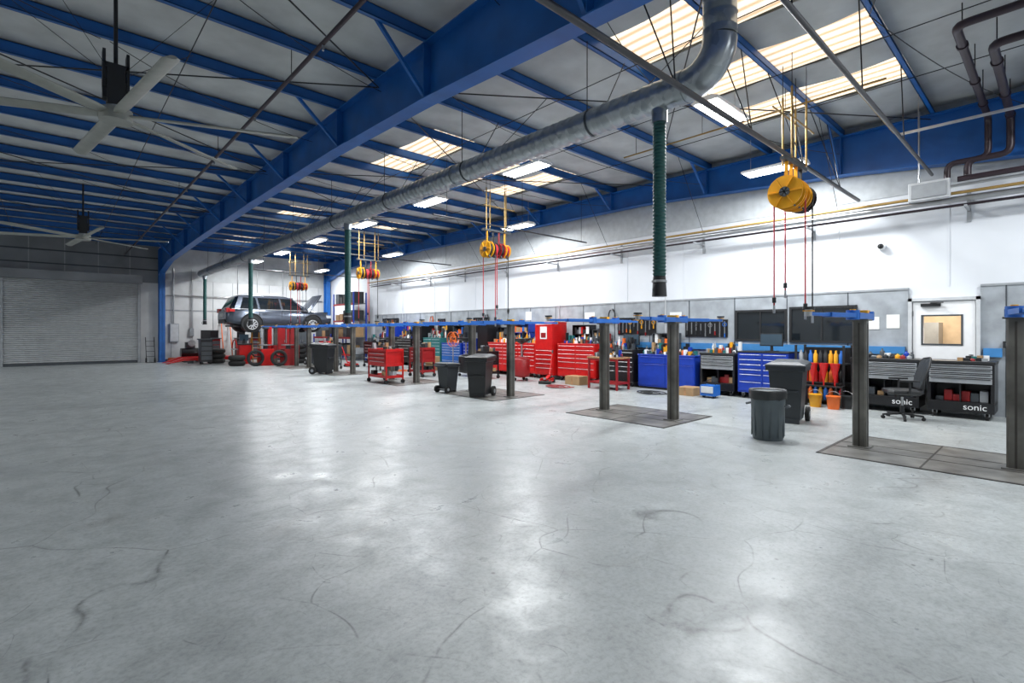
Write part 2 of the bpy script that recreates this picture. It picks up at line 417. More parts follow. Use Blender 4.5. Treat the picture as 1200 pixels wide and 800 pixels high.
b.tube(elbowpath([(12.1,-4,4.75),(12.1,.25,4.75),(12.1,.25,4.3),(12.1,1.3,4.3)]),.05,iron,12)
b.tube(elbowpath([(12.3,-4,4.55),(12.3,.05,4.55),(12.3,.05,4.1)]),.045,iron,12); b.done(loc=(0,0,0))
b=MB('air_line_pipe')
b.tube([(9.25,1.8,5.35),(9.25,6.5,5.35)],.016,brass,8)
for y in (3.21,4.7,6.19): b.tube([(9.25,y,5.35),(9.25,y,5.7)],.005,black,5)
b.tube([(9.25,2.2,5.35),(11.9,2.2,5.35)],.016,brass,8)
b.done(loc=(0,0,0))
b=MB('brace_rods')
for (y0,y1) in ((PY[5],PY[9]),(PY[9],PY[13]),(PY[13],PY[17]),(PY[17],PY[21])):
    b.tube([(4.1,y0,5.6),(12.4,y1,5.6)],.012,black,5); b.tube([(12.4,y0,5.6),(4.1,y1,5.6)],.012,black,5)
    b.tube([(4.0,y0,5.6),(-4.6,y1,5.6)],.012,black,5); b.tube([(-4.6,y0,5.6),(4.0,y1,5.6)],.012,black,5)
b.done(loc=(0,0,0))
b=MB('ceiling_cables')
def droop(p,q,s,r=.006):
    p=Vector(p);q=Vector(q); pts=[]
    for i in range(13):
        t=i/12; v=p.lerp(q,t); v.z-=s*4*t*(1-t); pts.append(v)
    b.tube(pts,r,black,5)
for i in range(4,20,2):
    y=PY[i]; droop((-4,y,5.68),(.5,y+2.98,5.68),.12); droop((.6,y,5.68),(4.0,y+1.4,5.5),.15); droop((4.2,y+.3,5.4),(7.9,y+1.49,5.68),.18); droop((7.9,y+1.49,5.68),(12.3,y,5.3),.2)
    b.tube([(4.3,y,5.2),(5.0,y+1.49,5.7)],.008,black,5); b.tube([(6.5,y,5.7),(5.9,y+.7,4.77)],.007,black,5); b.tube([(11.0,y,5.7),(12.2,y,4.1)],.006,black,5)
for x in (-3,-1.2,1.5,6.65,8.6,10.3): b.tube([(x,-5,5.66),(x,30.8,5.66)],.008,black,5)
b.done(loc=(0,0,0))

# ------------------------------------------------------------ hose reels
def reels(y,cols,drop,big=True):
    b=MB('hose_reel_cluster'); x=8.25; zc=3.66
    for i,(c,r) in enumerate(cols):
        xc=x+.2*i
        b.cyl((xc-.07,y,zc),(xc-.055,y,zc),r,c,28); b.cyl((xc+.055,y,zc),(xc+.07,y,zc),r,c,28)
        b.cyl((xc-.055,y,zc),(xc+.055,y,zc),r*.8,hosered if i%2 else black,24)
        b.cyl((xc-.09,y,zc),(xc-.07,y,zc),r*.3,dkgrey,16)
        for a in range(0,360,60):
            b.beam((xc-.075,y,zc),(xc-.075,y+r*.92*math.cos(R(a)),zc+r*.92*math.sin(R(a))),.03,.012,c)
        b.beam((xc,y,zc),(xc,y,4.14),.05,.02,c)
        b.beam((xc,y-.12,zc-.22),(xc,y+.0,zc),.04,.02,dkgrey)
        yy=y-r*.8 if i%2 else y+r*.7
        b.tube([(xc,yy,zc),(xc,yy,drop[i%len(drop)])],.011,(hosered if i!=len(cols)-1 else black),7)
        b.cyl((xc,yy,drop[i%len(drop)]),(xc,yy,drop[i%len(drop)]-.12),.018,steel,8)
        b.cyl((xc,yy,drop[i%len(drop)]+.12),(xc,yy,drop[i%len(drop)]+.04),.03,black,8)
    b.beam((x-.15,y,4.16),(x+.8,y,4.16),.08,.05,dkgrey)
    for dx,dy in ((-.12,-.12),(.2,.12),(.5,-.12),(.76,.12)):
        b.tube([(x+dx,y+dy,4.14),(x+dx,y+dy,5.2)],.016,brass,8); b.tube([(x+dx,y+dy,5.2),(x+dx,y+dy,5.7)],.006,black,5)
    b.tube([(x-.2,y-.12,4.75),(x+.85,y-.12,4.75)],.013,brass,8)
    if big: b.tube([(x-.2,y+.12,4.95),(x+.9,y+.12,4.95)],.013,brass,8)
    b.done()
reels(2.85,[(yellow,.25),(yellow,.25),(yellow,.22),(black,.22)],[1.95,1.85,2.2,1.8])
for y in (10.0,17.2,24.3):
    reels(y,[(yellow,.22),(black,.2),(dred,.2),(yellow,.18)],[1.9,2.1,1.8,2.0],False)
for y in (10.0,17.2,24.3):
    b=pipe('service_pipe',[(6.6,y,4.3),(12.25,y,4.3)],.022,dkpipe)
    for x in (7,9.5,12): b.tube([(x,y,4.3),(x,y,5.7)],.006,black,5)
    b.done(loc=(0,0,0))

# ------------------------------------------------------------ fans
def fan(x,y,z):
    b=MB('ceiling_fan')
    b.cyl((x,y,z-.08),(x,y,z+.06),.17,beige,24); b.cyl((x,y,z+.06),(x,y,z+.1),.1,steel,16)
    b.box(x-.09,x+.09,y-.09,y+.09,z+.1,z+.55,black); b.box(x-.13,x+.13,y-.06,y+.06,z+.18,z+.4,black2)
    b.cyl((x,y,z+.55),(x,y,5.7),.022,black,10); b.box(x-.12,x+.12,y-.08,y+.08,z+.55,z+.6,black)
    b.box(x-.13,x-.1,y-.08,y+.08,z+.3,z+.75,black); b.box(x+.1,x+.13,y-.08,y+.08,z+.3,z+.75,black)
    for k in range(6):
        a=R(-22+60*k); old=b.M
        b.M=Matrix.Translation((x,y,z))@Matrix.Rotation(a,4,'Z')@Matrix.Rotation(R(14),4,'X')
        rings=[]
        for t,w in ((.14,.06),(.3,.085),(2.0,.085),(2.05,.04)):
            rings.append([(t,w*math.cos(R(q)),.018*math.sin(R(q))) for q in range(0,360,30)])
        b.loft(rings,beige); b.M=old
    for a in (45,135,225,315):
        b.tube([(x+.1*math.cos(R(a)),y+.1*math.sin(R(a)),z+.5),(x+1.4*math.cos(R(a)),y+1.4*math.sin(R(a)),5.7)],.004,black,4)
    b.done()
fan(.57,7.84,4.2); fan(.63,18.65,4.2)

# ------------------------------------------------------------ lights
def fixture(x,y,z,power,axis='y',L=1.22,W=.42):
    b=MB('fluorescent_fixture')
    b.prism([(-W/2,0),(W/2,0),(W/2+.02,.03),(W/2-.1,.08),(-W/2+.1,.08),(-W/2-.02,.03)],'y',-L/2,L/2,white)
    for i in range(4):
        xx=-W/2+W/4*(i+.5); b.cyl((xx,-L/2+.04,-.012),(xx,L/2-.04,-.012),.016,lamp,8)
    for e in (-1,1): b.tube([(0,e*L*.4,.08),(0,e*L*.4,ZP-z)],.005,steel,5)
    ob=b.done(loc=(x,y,z),rotz=0 if axis=='y' else R(90))
    if power<=0: return
    ld=bpy.data.lights.new('fixture_light','AREA'); ld.shape='RECTANGLE'; ld.size=W*.95; ld.size_y=L*.95; ld.energy=power; ld.color=(.95,.98,1)
    lo=bpy.data.objects.new('fixture_light',ld); scene.collection.objects.link(lo)
    lo.parent=ob; lo.location=(0,0,-.035)
P=195
fixture(8.25,3.85,5.2,P,'x')
for y in (8.2,12.1,16.2,20.4,24.6,28.6): fixture(7.9,y,5.2,P)
for y in (4.1,12.0,20.2,28.2): fixture(11.2,y,4.95,P)
for y in (1.5,10,19,27): fixture(-5.9,y,5.2,165)  # added row, out of frame, to brighten the left side
for x,y,p in ((0,-3,120),(6,-2.5,200),(10.5,-1.6,P)): fixture(x,y,5.2,p)  # unseen fill fixtures added around and behind the camera
ld=bpy.data.lights.new('office_light','AREA'); ld.size=1; ld.energy=60; ld.color=(1,.88,.72)
lo=bpy.data.objects.new('office_ceiling_light',ld); scene.collection.objects.link(lo); lo.location=(XR+1.4,1.8,2.55)

# ------------------------------------------------------------ lifts
def lift(y):
    b=MB('in_ground_vehicle_lift')
    for yy,sd in ((y,-1),(y+1.48,1)):
        x=8.0
        c=.02; h=.08
        poly=[(x-h+c,yy-h),(x+h-c,yy-h),(x+h,yy-h+c),(x+h,yy+h-c),(x+h-c,yy+h),(x-h+c,yy+h),(x-h,yy+h-c),(x-h,yy-h+c)]
        b.prism(poly,'z',0,1.70,post)
        b.box(x-h-.004,x-h,yy-.01,yy+.01,0,1.66,postd)
        b.box(x-.012,x+.012,yy-h-.004,yy-h,.0,1.66,postd)
        b.box(x-.11,x+.11,yy-.11,yy+.11,1.69,1.71,post); b.box(x-.12,x+.12,yy-.12,yy+.12,0,.02,plate)
        b.box(x-.36,x+.36,yy-.08,yy+.08,1.71,1.79,blue2)
        b.box(x-.04,x+.04,yy-.09,yy+.09,1.79,1.83,yellow)
        for e in (-1,1):
            px=x+e*.36; b.cyl((px,yy,1.70),(px,yy,1.82),.075,blue2,18); b.cyl((px,yy,1.82),(px,yy,1.835),.035,yellow,12)
            ex,ey=px+e*.62,yy+sd*.12; fx,fy=px+e*1.02,yy+sd*.2
            b.beam((px,yy,1.755),(ex,ey,1.755),.12,.055,blue2); b.beam((ex-e*.2,ey-sd*.04,1.755),(fx,fy,1.755),.08,.04,blue2)
            b.cyl((fx,fy,1.73),(fx,fy,1.81),.04,steel,14); b.cyl((fx,fy,1.81),(fx,fy,1.835),.065,black,16); b.box(fx-.05,fx+.05,fy-.05,fy+.05,1.785,1.797,yellow)
    x0,x1,y0,y1=7.2,8.85,y-.3,y+1.78
    b.box(x0,x1,y0,y0+.04,0,.008,postd); b.box(x0,x1,y1-.04,y1,0,.008,postd); b.box(x0,x0+.04,y0,y1,0,.008,postd); b.box(x1-.04,x1,y0,y1,0,.008,postd)
    b.box(x0+.04,x1-.04,y0+.04,y1-.04,0,.006,plate)
    b.box(x0,x1,y+.73,y+.75,0,.009,postd); b.box(x-.2,x-.18,y0,y1,0,.009,postd); b.box(x+.18,x+.2,y0,y1,0,.009,postd)
    b.done(.003)
for y in (.36,4.6,8.82,13.0,17.3,21.5,25.85): lift(y)

# ------------------------------------------------------------ car
def wheel(b,x,y,z,r,w,side):
    prof=[(r*.62,-w/2),(r*.9,-w/2),(r,-w/2+.03),(r,w/2-.03),(r*.9,w/2),(r*.62,w/2)]
    n=28; rings=[[(x+rr*math.cos(2*math.pi*k/n),y+yy,z+rr*math.sin(2*math.pi*k/n)) for k in range(n)] for rr,yy in prof]
    b.loft(rings,rubber)
    ys=y+side*(w/2-.03)
    b.cyl((x,ys-side*.02,z),(x,ys,z),r*.63,dkgrey,28)
    for k in range(10):
        a=2*math.pi*k/10; b.beam((x,ys+side*.012,z),(x+r*.6*math.cos(a),ys+side*.02,z+r*.6*math.sin(a)),.05,.04,alu)
    b.cyl((x,ys,z),(x,ys+side*.03,z),r*.15,alu,16)
    rim=[(x+r*.6*math.cos(R(a)),ys+side*.02,z+r*.6*math.sin(R(a))) for a in range(0,361,15)]
    b.tube(rim,.022,alu,8,caps=False)
def car():
    b=MB('car'); b.M=Matrix.Translation((5.85,26.62,1.5))
    st=[(0,.78,.55,.98),(.06,.88,.46,1.08),(.3,.95,.38,1.12),(.8,.985,.33,1.12),(1.5,1.0,.3,1.10),(2.6,1.0,.29,1.08),(3.6,.99,.3,1.06),(3.85,.985,.32,1.04),(4.3,.96,.33,1.0),(4.65,.91,.36,.95),(4.85,.83,.42,.86),(4.94,.68,.5,.76)]
    rings=[]
    for x,w,zb,zt in st:
        half=[(w*.8,zb),(w*.96,zb+.05),(w,zb+.2),(w*1.0,(zb+zt)/2),(w*.975,zt-.16),(w*.93,zt-.04),(w*.85,zt)]
        rings.append([(x,p,q) for p,q in half]+[(x,-p,q) for p,q in half[::-1]])
    b.loft(rings,carpaint)
    def ring(x0,x1,w,z,c=.12): return [(x0+c,-w,z),(x1-c,-w,z),(x1,-w+c*2,z),(x1,w-c*2,z),(x1-c,w,z),(x0+c,w,z),(x0,w-c*1.5,z),(x0,-w+c*1.5,z)]
    r0=ring(.12,3.82,.91,1.07); r1=ring(.42,3.0,.76,1.66); r2=ring(.55,2.75,.68,1.745); r3=ring(.9,2.4,.45,1.775)
    b.loft([r0,r1],glassdk,False,False); b.loft([r1,r2,r3],carpaint)
    for s in (-1,1):
        def sidep(xb,xt,w0,w1):
            pts=[(xb-w0,s*.925,1.06),(xb+w0,s*.925,1.06),(xt+w1,s*.775,1.68),(xt-w1,s*.775,1.68)]
            pin=[(p[0],p[1]-s*.03,p[2]) for p in pts]
            b.loft([pts,pin],carpaint,True,False)
        sidep(3.55,2.87,.05,.04); sidep(2.42,2.3,.045,.04); sidep(1.38,1.28,.05,.045); sidep(.42,.62,.12,.1)
        b.beam((.5,s*.775,1.66),(2.95,s*.775,1.66),.05,.06,carpaint)
        b.beam((.2,s*.93,1.09),(3.7,s*.93,1.07),.02,.025,alu)
        b.tube([(.7,s*.68,1.75),(.8,s*.68,1.82),(2.5,s*.68,1.82),(2.6,s*.68,1.75)],.018,alu,8)
        for xd in (3.45,2.4,1.4): b.beam((xd,s*1.001,.4),(xd-.02,s*.985,1.05),.008,.012,black)
        for xd in (2.6,1.62): b.box(xd-.1,xd+.1,min(s*.985,s*1.02),max(s*.985,s*1.02),.88,.91,carpaint)
        b.box(.9,3.7,min(s*.97,s*1.012),max(s*.97,s*1.012),.3,.42,black)
        for xw in (1.05,3.87):
            b.cyl((xw,s*.6,.44),(xw,s*1.004,.44),.45,black,28)
            b.tube([(xw+.46*math.cos(R(a)),s*1.0,.42+.46*math.sin(R(a))) for a in range(-15,196,15)],.03,black,8)
            wheel(b,xw,s*.9,.37,.38,.25,s)
        b.box(-.01,.12,min(s*.55,s*.93),max(s*.55,s*.93),.93,1.12,taill)
        b.box(.1,.32,min(s*.90,s*.965),max(s*.90,s*.965),.95,1.08,taill)
        b.box(4.6,4.86,min(s*.6,s*.9),max(s*.6,s*.9),.72,.86,headl)
        b.cbox((3.4,s*1.05,1.15),(.12,.2,.14),carpaint)
    b.box(-.02,.04,-.6,.6,.42,.62,black); b.box(-.015,.02,-.25,.25,.72,.86,paper)
    b.box(3.8,4.75,-.72,.72,.95,1.03,black)
    b.box(.3,4.6,-.7,.7,.26,.34,black); b.cyl((.5,.45,.33),(2.5,.45,.3),.04,steel,8)
    hx,hz=3.8,1.06; a=R(52)
    u=Vector((math.cos(a),0,math.sin(a))); nn=Vector((-math.sin(a),0,math.cos(a)))
    rows=[]
    for t,w,bul in ((0,.78,0),(.4,.78,.03),(.85,.72,.03),(1.08,.6,0)):
        base=Vector((hx,0,hz))+u*t
        rows.append([tuple(base+Vector((0,w*q,0))+nn*(bul*(1-q*q)+.02)) for q in (-1,-.5,0,.5,1)]+[tuple(base+Vector((0,w*q,0))-nn*.02) for q in (1,.5,0,-.5,-1)])
    b.loft(rows,carpaint)
    b.tube([(4.5,.5,1.0),(hx+u.x*.8,.5,hz+u.z*.8)],.012,steel,6)
    b.done()
car()

# ------------------------------------------------------------ storage furniture (fronts face -X)
def casters(b,xf,xb,y0,y1,zb):
    for yy in (y0+.1,y1-.1):
        for xx in (xf+.09,xb-.09):
            b.cyl((xx,yy-.02,.06),(xx,yy+.02,.06),.06,rubber,14); b.box(xx-.03,xx+.03,yy-.035,yy+.035,.06,zb,steel)
def cabinet(name,xf,y0,y1,z1,body,dr,rows,cols,depth=.65,caster=True,handle=alu,lid=None):
    b=MB(name); zb=.14 if caster else .06
    xb=min(xf+depth,12.6)
    b.box(xf,xb,y0,y1,zb,z1,body)
    b.box(xf-.015,xb,y0-.01,y1+.01,z1,z1+.03,lid or body)
    if caster: casters(b,xf,xb,y0,y1,zb)
    else: b.box(xf+.03,xb,y0+.02,y1-.02,0,zb,black)
    H=z1-zb-.06; tot=sum(rows); W=(y1-y0-.04)
    for c in range(cols):
        ya=y0+.02+W*c/cols; yb=y0+.02+W*(c+1)/cols-.012; z=z1-.03
        for r in rows:
            hh=H*r/tot
            b.box(xf-.018,xf,ya,yb,z-hh+.012,z,dr)
            b.box(xf-.032,xf-.018,ya+.02,yb-.02,z-.026,z-.014,handle); z-=hh
    return b
def text(par,body,loc,size,mt):
    c=bpy.data.curves.new('lettering','FONT'); c.body=body; c.size=size; c.extrude=.002; c.align_x='CENTER'
    o=bpy.data.objects.new('lettering',c); scene.collection.objects.link(o); o.data.materials.append(mt)
    o.location=loc; o.rotation_euler=(R(90),0,R(-90)); parent(o,par)
def openbench(y0,y1,txt=True,xf=11.9):
    b=MB('tool_trolley'); xb=12.55; h=1.0
    b.box(xf-.02,xb,y0-.01,y1+.01,h-.03,h+.02,black)
    b.box(xf,xb,y0,y1,.62,h-.03,black2)
    z=h-.05
    for hh in (.075,.075,.075,.11):
        b.box(xf-.02,xf,y0+.03,y1-.03,z-hh+.014,z,silver); b.box(xf-.035,xf-.02,y0+.05,y1-.05,z-.022,z-.008,black); z-=hh
    for ya in (y0,y1-.05): b.box(xf,xb,ya,ya+.05,.14,.62,black2)
    b.box(xb-.03,xb,y0,y1,.14,.62,black2); b.box(xf,xb,y0,y1,.26,.3,black2)
    b.box(xf-.01,xf+.03,y0,y1,.12,.30,black2); b.box(xf,xb,y0,y1,.12,.16,black2)
    for k in range(6):
        yy=y0+.15+(y1-y0-.3)*k/5; c=random.choice([dred,dkgrey,grey,dkgrey,card,black,black]); b.box(xf+.15,xf+.4,yy-.06,yy+.05,.3,.3+random.uniform(.06,.2),c)
    b.box(xf+.05,xb-.05,(y0+y1)/2-.01,(y0+y1)/2+.01,.3,.62,black2)
    casters(b,xf,xb,y0,y1,.14)
    o=b.done(.004)
    if txt: text(o,'sonic',(xf-.014,y0+.25,.17),.15,white)
openbench(.8,1.7); openbench(1.82,2.9); openbench(5.25,6.1,False)
cabinet('tool_cabinet',11.85,4.05,5.15,1.06,navy,navy,[1,1,1,1,1.5,2],2,lid=black).done(.006)
cabinet('tool_cabinet',11.9,6.25,7.9,.9,navy,navy,[1,3],2,caster=False,handle=navy).done(.006)
cabinet('tool_cabinet',11.9,8.05,9.25,1.0,black2,black2,[1,1,1,1,2],2).done(.006)
cabinet('tool_cabinet',11.85,9.35,10.85,1.14,red,red,[1,1,1,1,1.5,2],2).done(.006)
o=cabinet('tool_locker',11.75,10.95,11.75,1.82,red,red,[6,1,1,1,1,1.5],1).done(.006)
b=MB('warning_sticker'); b.box(11.722,11.73,11.2,11.5,1.3,1.7,paper); b.box(11.72,11.722,11.24,11.46,1.34,1.5,dred); s_=b.done(); parent(s_,o)
cabinet('tool_cabinet',11.85,11.85,14.3,1.12,red,red,[1,1,1,1,1.5,2],3).done(.006)
cabinet('tool_locker',11.9,14.4,15.0,1.85,black2,black2,[5,1,1,1],1).done(.006)
cabinet('tool_cabinet',11.9,15.1,15.9,1.25,navy,navy,[1,1,1,1,2,2],1).done(.006)
cabinet('tool_cabinet',11.85,16.0,17.3,1.05,navy,blue2,[1,1,1,1,2,2],2).done(.006)
cabinet('tool_cabinet',11.85,17.4,18.7,1.25,teal,teal,[1,1,1,1,2,2],2).done(.006)
cabinet('tool_locker',11.85,18.8,19.6,1.8,black2,black2,[4,1,1,2,2],1).done(.006)
cabinet('tool_cabinet',11.85,19.7,21.2,1.2,black2,black2,[1,1,1,1,2,2],2).done(.006)
cabinet('tool_locker',11.85,21.3,22.0,1.9,navy,navy,[4,1,1,2,2],1).done(.006)
cabinet('tool_cabinet',11.85,22.1,23.2,1.2,black2,black2,[1,1,1,1,2,2],2).done(.006)
def topshelf(y0,y1,z0,z1,c):
    b=MB('parts_shelf'); x0,x1=12.28,12.6
    b.box(x0,x1,y0,y0+.02,z0,z1,c); b.box(x0,x1,y1-.02,y1,z0,z1,c); b.box(x1-.01,x1,y0,y1,z0,z1,c)
    n=2
    for k in range(n+1):
        z=z0+(z1-z0-.02)*k/n; b.box(x0,x1,y0,y1,z,z+.02,c)
        if k<n:
            yy=y0+.06
            while yy<y1-.12:
                w=random.uniform(.06,.13); b.box(x0+.04,x1-.04,yy,yy+w-.01,z+.02,z+.02+random.uniform(.1,.28),random.choice([red,card,black,yellow,grey,blue2,white,orange,dkgrey])); yy+=w
    b.done()
topshelf(12.6,13.6,1.15,1.85,navy); topshelf(9.9,10.6,1.17,1.75,black2); topshelf(16.3,17.1,1.08,1.8,dkgrey); topshelf(20.0,20.9,1.23,1.95,navy); topshelf(7.0,7.7,.93,1.5,dkgrey)
topshelf(13.7,14.25,1.15,1.7,black2); topshelf(9.4,9.8,1.17,1.6,dkgrey); topshelf(17.5,18.1,1.28,1.9,black2)
# tools hung on the wainscot above benches
def toolwall(y0,y1,z0,z1,n):
    b=MB('wall_tool_rack'); b.box(12.63,12.662,y0,y1,z0,z1,black2)
    for k in range(n):
        y=y0+(y1-y0)*(k+.5)/n; h=random.uniform(.15,.35); c=random.choice([steel,dred,yellow,black,orange,steel,blue2]); zt=z1-random.uniform(.04,.1)
        b.box(12.61,12.63,y-.012,y+.012,zt-h,zt,steel); b.cyl((12.615,y,zt-h),(12.615,y,zt-h-.1),.018,c,8)
        if k%3==0: b.tube([(12.61,y+.05*math.cos(R(a)),zt-.08+.05*math.sin(R(a))) for a in range(0,361,30)],.008,c,6)
    b.done()
toolwall(5.75,6.9,1.4,1.85,9); toolwall(7.8,9.1,1.45,1.95,10); toolwall(15.2,16.2,1.5,2.1,8); toolwall(18.2,18.75,1.6,2.1,4); toolwall(22.2,23.8,1.6,2.2,10)
def cart(x,y,w,d,h,c,rz=0):
    b=MB('rolling_tool_cart')
    for sx in (-1,1):
        for sy in (-1,1):
            b.box(sx*d/2-.02,sx*d/2+.02,sy*w/2-.02,sy*w/2+.02,.1,h,c); b.cyl((sx*d/2,sy*w/2-.02,.06),(sx*d/2,sy*w/2+.02,.06),.06,rubber,14)
    for z in (.16,h*.5,h-.08): b.box(-d/2,d/2,-w/2,w/2,z,z+.03,c); b.box(-d/2-.01,-d/2+.01,-w/2,w/2,z,z+.08,c); b.box(d/2-.01,d/2+.01,-w/2,w/2,z,z+.08,c); b.box(-d/2,d/2,-w/2-.01,-w/2+.01,z,z+.08,c); b.box(-d/2,d/2,w/2-.01,w/2+.01,z,z+.08,c)
    b.box(-d/2+.02,d/2-.02,-w/2+.02,w/2-.02,h*.55,h-.08,c)
    for k in range(3): b.box(-d/2-.025,-d/2-.01,-w/2+.04,w/2-.04,h*.56+k*h*.115,h*.56+k*h*.115+h*.1,c); b.box(-d/2-.035,-d/2-.02,-w/2+.1,w/2-.1,h*.62+k*h*.115,h*.635+k*h*.115,alu)
    b.tube([(-d/2,w/2,h-.05),(-d/2,w/2+.12,h),(d/2,w/2+.12,h),(d/2,w/2,h-.05)],.014,black,8)
    for k in range(9):
        px,py=random.uniform(-d/2+.08,d/2-.08),random.uniform(-w/2+.08,w/2-.08); hh=random.uniform(.08,.24); b.cbox((px,py,h-.05+hh/2),(.09,.1,hh),random.choice([black,grey,card,dkgrey]))
        b.cbox((px,py,.25+.02),(.14,.14,.17),random.choice([black,grey,card,black2]))
    b.done(.004,loc=(x,y,0),rotz=rz)
cart(7.5,13.95,1.1,.55,1.02,red,R(0)); cart(9.4,14.9,.7,.5,1.0,dred,R(5)); cart(9.9,18.3,.7,.5,1.0,black2,R(80)); cart(9.3,22.6,.8,.5,1.1,red)
cart(10.3,16.4,.8,.5,.95,black2,R(10)); cart(10.4,20.4,.8,.5,1.1,black2,R(0)); cart(10.6,12.9,.7,.45,.9,black2,R(0)); cart(8.4,20.3,.7,.5,1.0,dkgrey,R(30))
def bench(name,x0,x1,y0,y1,h,top,leg):
    b=MB(name); b.box(x0,x1,y0,y1,h-.04,h,top)
    for x in (x0+.04,x1-.04):
        for y in (y0+.04,y1-.04): b.box(x-.025,x+.025,y-.025,y+.025,0,h-.04,leg)
        b.box(x-.02,x+.02,y0+.04,y1-.04,.15,.19,leg); b.box(x-.02,x+.02,y0+.04,y1-.04,h-.1,h-.04,leg)
    for y in (y0+.04,y1-.04): b.box(x0+.04,x1-.04,y-.02,y+.02,.15,.19,leg)
    b.box(x0+.04,x1-.04,y0+.05,y1-.05,.19,.2,leg)
    b.done(.004)
bench('work_table',10.8,11.4,7.8,8.8,.86,wood,dred)
bench('workbench',11.95,12.6,23.3,24.6,.92,wood,grey)
def clutter(name,x0,x1,y0,y1,z,n,hmax=.3):
    b=MB(name); cs=[dred,card,black,navy,yellow,grey,paper,dkgrey,teal,orange,white,black2,black,grey,black,dkgrey,dkgrey]
    n=int(n*1.8); cell=(y1-y0)/n
    for layer in (0,1):
        for i in range(n):
            yy=y0+cell*(i+.5); x=random.uniform(x0+.06,(x0+x1)/2-.04) if layer==0 else random.uniform((x0+x1)/2+.05,x1-.06)
            w=min(cell*.46,.16); h=random.uniform(.06,hmax*(.6 if layer==0 else 1.15)); c=random.choice(cs); q=random.random()
            if q<.45: b.box(x-min(.08,w*1.5),x+min(.08,w*1.5),yy-w,yy+w,z,z+h,c)
            elif q<.85:
                r=min(.05,w); b.lathe((x,yy,z),[(r,0),(r,h*.65),(r*.9,h*.72),(r*.35,h*.82),(r*.35,h)],c,12)
            else:
                r=min(.07,w); b.tube([(x,yy-r,z+.02),(x,yy-r*.5,z+h*.5),(x,yy+r*.5,z+h*.5),(x,yy+r,z+.02)],.012,c,6); b.box(x-.05,x+.05,yy-r,yy+r,z,z+.03,dkgrey)
    b.done()
C='workbench_supplies'
clutter(C,12.0,12.5,.9,1.3,1.02,3,.08)
clutter(C,12.0,12.5,1.95,2.8,1.02,5,.16)
clutter(C,12.0,12.5,5.3,6.05,1.02,7,.28)
clutter(C,12.0,12.28,6.35,7.85,.93,12,.3)
clutter(C,12.0,12.38,8.15,9.2,1.03,9,.4)
clutter(C,12.0,12.28,9.4,10.8,1.17,12,.3)
clutter(C,12.0,12.28,11.95,14.2,1.15,20,.35)
clutter(C,12.0,12.28,16.1,17.2,1.08,9,.4)
clutter(C,12.0,12.28,17.5,18.6,1.28,9,.4)
clutter(C,12.0,12.28,19.8,21.1,1.23,11,.4)
clutter(C,12.0,12.38,22.2,23.1,1.23,8,.5)
clutter(C,10.85,11.35,7.9,8.7,.86,8,.25)
clutter(C,12.0,12.5,23.4,24.5,.92,8,.5)
def boxes(x,y,n):
    b=MB('cardboard_boxes'); z=0
    for k in range(n):
        w,d,h=random.uniform(.2,.3),random.uniform(.16,.24),random.uniform(.18,.32); b.box(x-d,x+d,y-w,y+w,z,z+h,card); b.box(x-d-.002,x+d+.002,y-.03,y+.03,z,z+h+.002,wood); z+=h
    b.done(.004)
boxes(11.45,6.15,1); boxes(11.3,9.6,1); boxes(11.2,17.0,2); boxes(11.2,21.3,3)
def oildrain(x,y,c):
    b=MB('oil_drain_caddy'); b.lathe((x,y,.1),[(.05,0),(.24,.03),(.26,.1),(.26,.55),(.22,.62),(.05,.65)],c,24); b.cyl((x,y,.7),(x,y,1.15),.025,steel,10); b.lathe((x,y,1.15),[(.03,0),(.1,.04),(.3,.14),(.31,.17)],black,24)
    for a in (30,150,270): b.cyl((x+.22*math.cos(R(a)),y+.22*math.sin(R(a))-.02,.05),(x+.22*math.cos(R(a)),y+.22*math.sin(R(a))+.02,.05),.05,rubber,10)
    b.tube([(x+.2,y+.2,.4),(x+.3,y+.25,.9),(x+.25,y+.1,1.0)],.012,black,6); b.done()
oildrain(10.9,11.5,dred); oildrain(10.7,19.2,navy); oildrain(9.0,16.3,black2); oildrain(10.6,14.0,black2)
def floorfan(x,y,c):
    b=MB('floor_fan'); b.lathe((x,y,0),[(.22,0),(.22,.03),(.04,.06)],black,20); b.cyl((x,y,.05),(x,y,1.0),.02,steel,8)
    for xx in (-.08,.08): b.tube([(x+xx,y+.27*math.cos(R(a)),1.25+.27*math.sin(R(a))) for a in range(0,361,15)],.012,c,6)
    for a in range(0,180,15):
        for xx in (-.08,.08): b.tube([(x+xx,y+.27*math.cos(R(a)),1.25+.27*math.sin(R(a))),(x+xx,y-.27*math.cos(R(a)),1.25-.27*math.sin(R(a)))],.003,c,4)
    for a in (90,210,330): b.beam((x,y,1.25),(x,y+.22*math.cos(R(a)),1.25+.22*math.sin(R(a))),.12,.01,c)
    b.cyl((x-.05,y,1.25),(x+.15,y,1.25),.07,black,14); b.done()
floorfan(11.2,15.6,orange)
def jack(x,y,rz):
    b=MB('floor_jack'); b.box(-.3,.3,-.15,-.12,.05,.15,red); b.box(-.3,.3,.12,.15,.05,.15,red); b.beam((-.25,0,.12),(.25,0,.2),.1,.04,red); b.cyl((-.27,0,.14),(-.27,0,.19),.05,steel,14)
    for e in (-.28,.26): b.cyl((e,-.18,.05),(e,.18,.05),.05,rubber,12)
    b.cyl((.28,0,.15),(.75,0,.95),.018,red,8); b.cyl((.7,0,.86),(.75,0,.95),.028,black,8); b.done(loc=(x,y,0),rotz=rz)
jack(10.9,10.4,R(30)); jack(9.6,20.9,R(100))
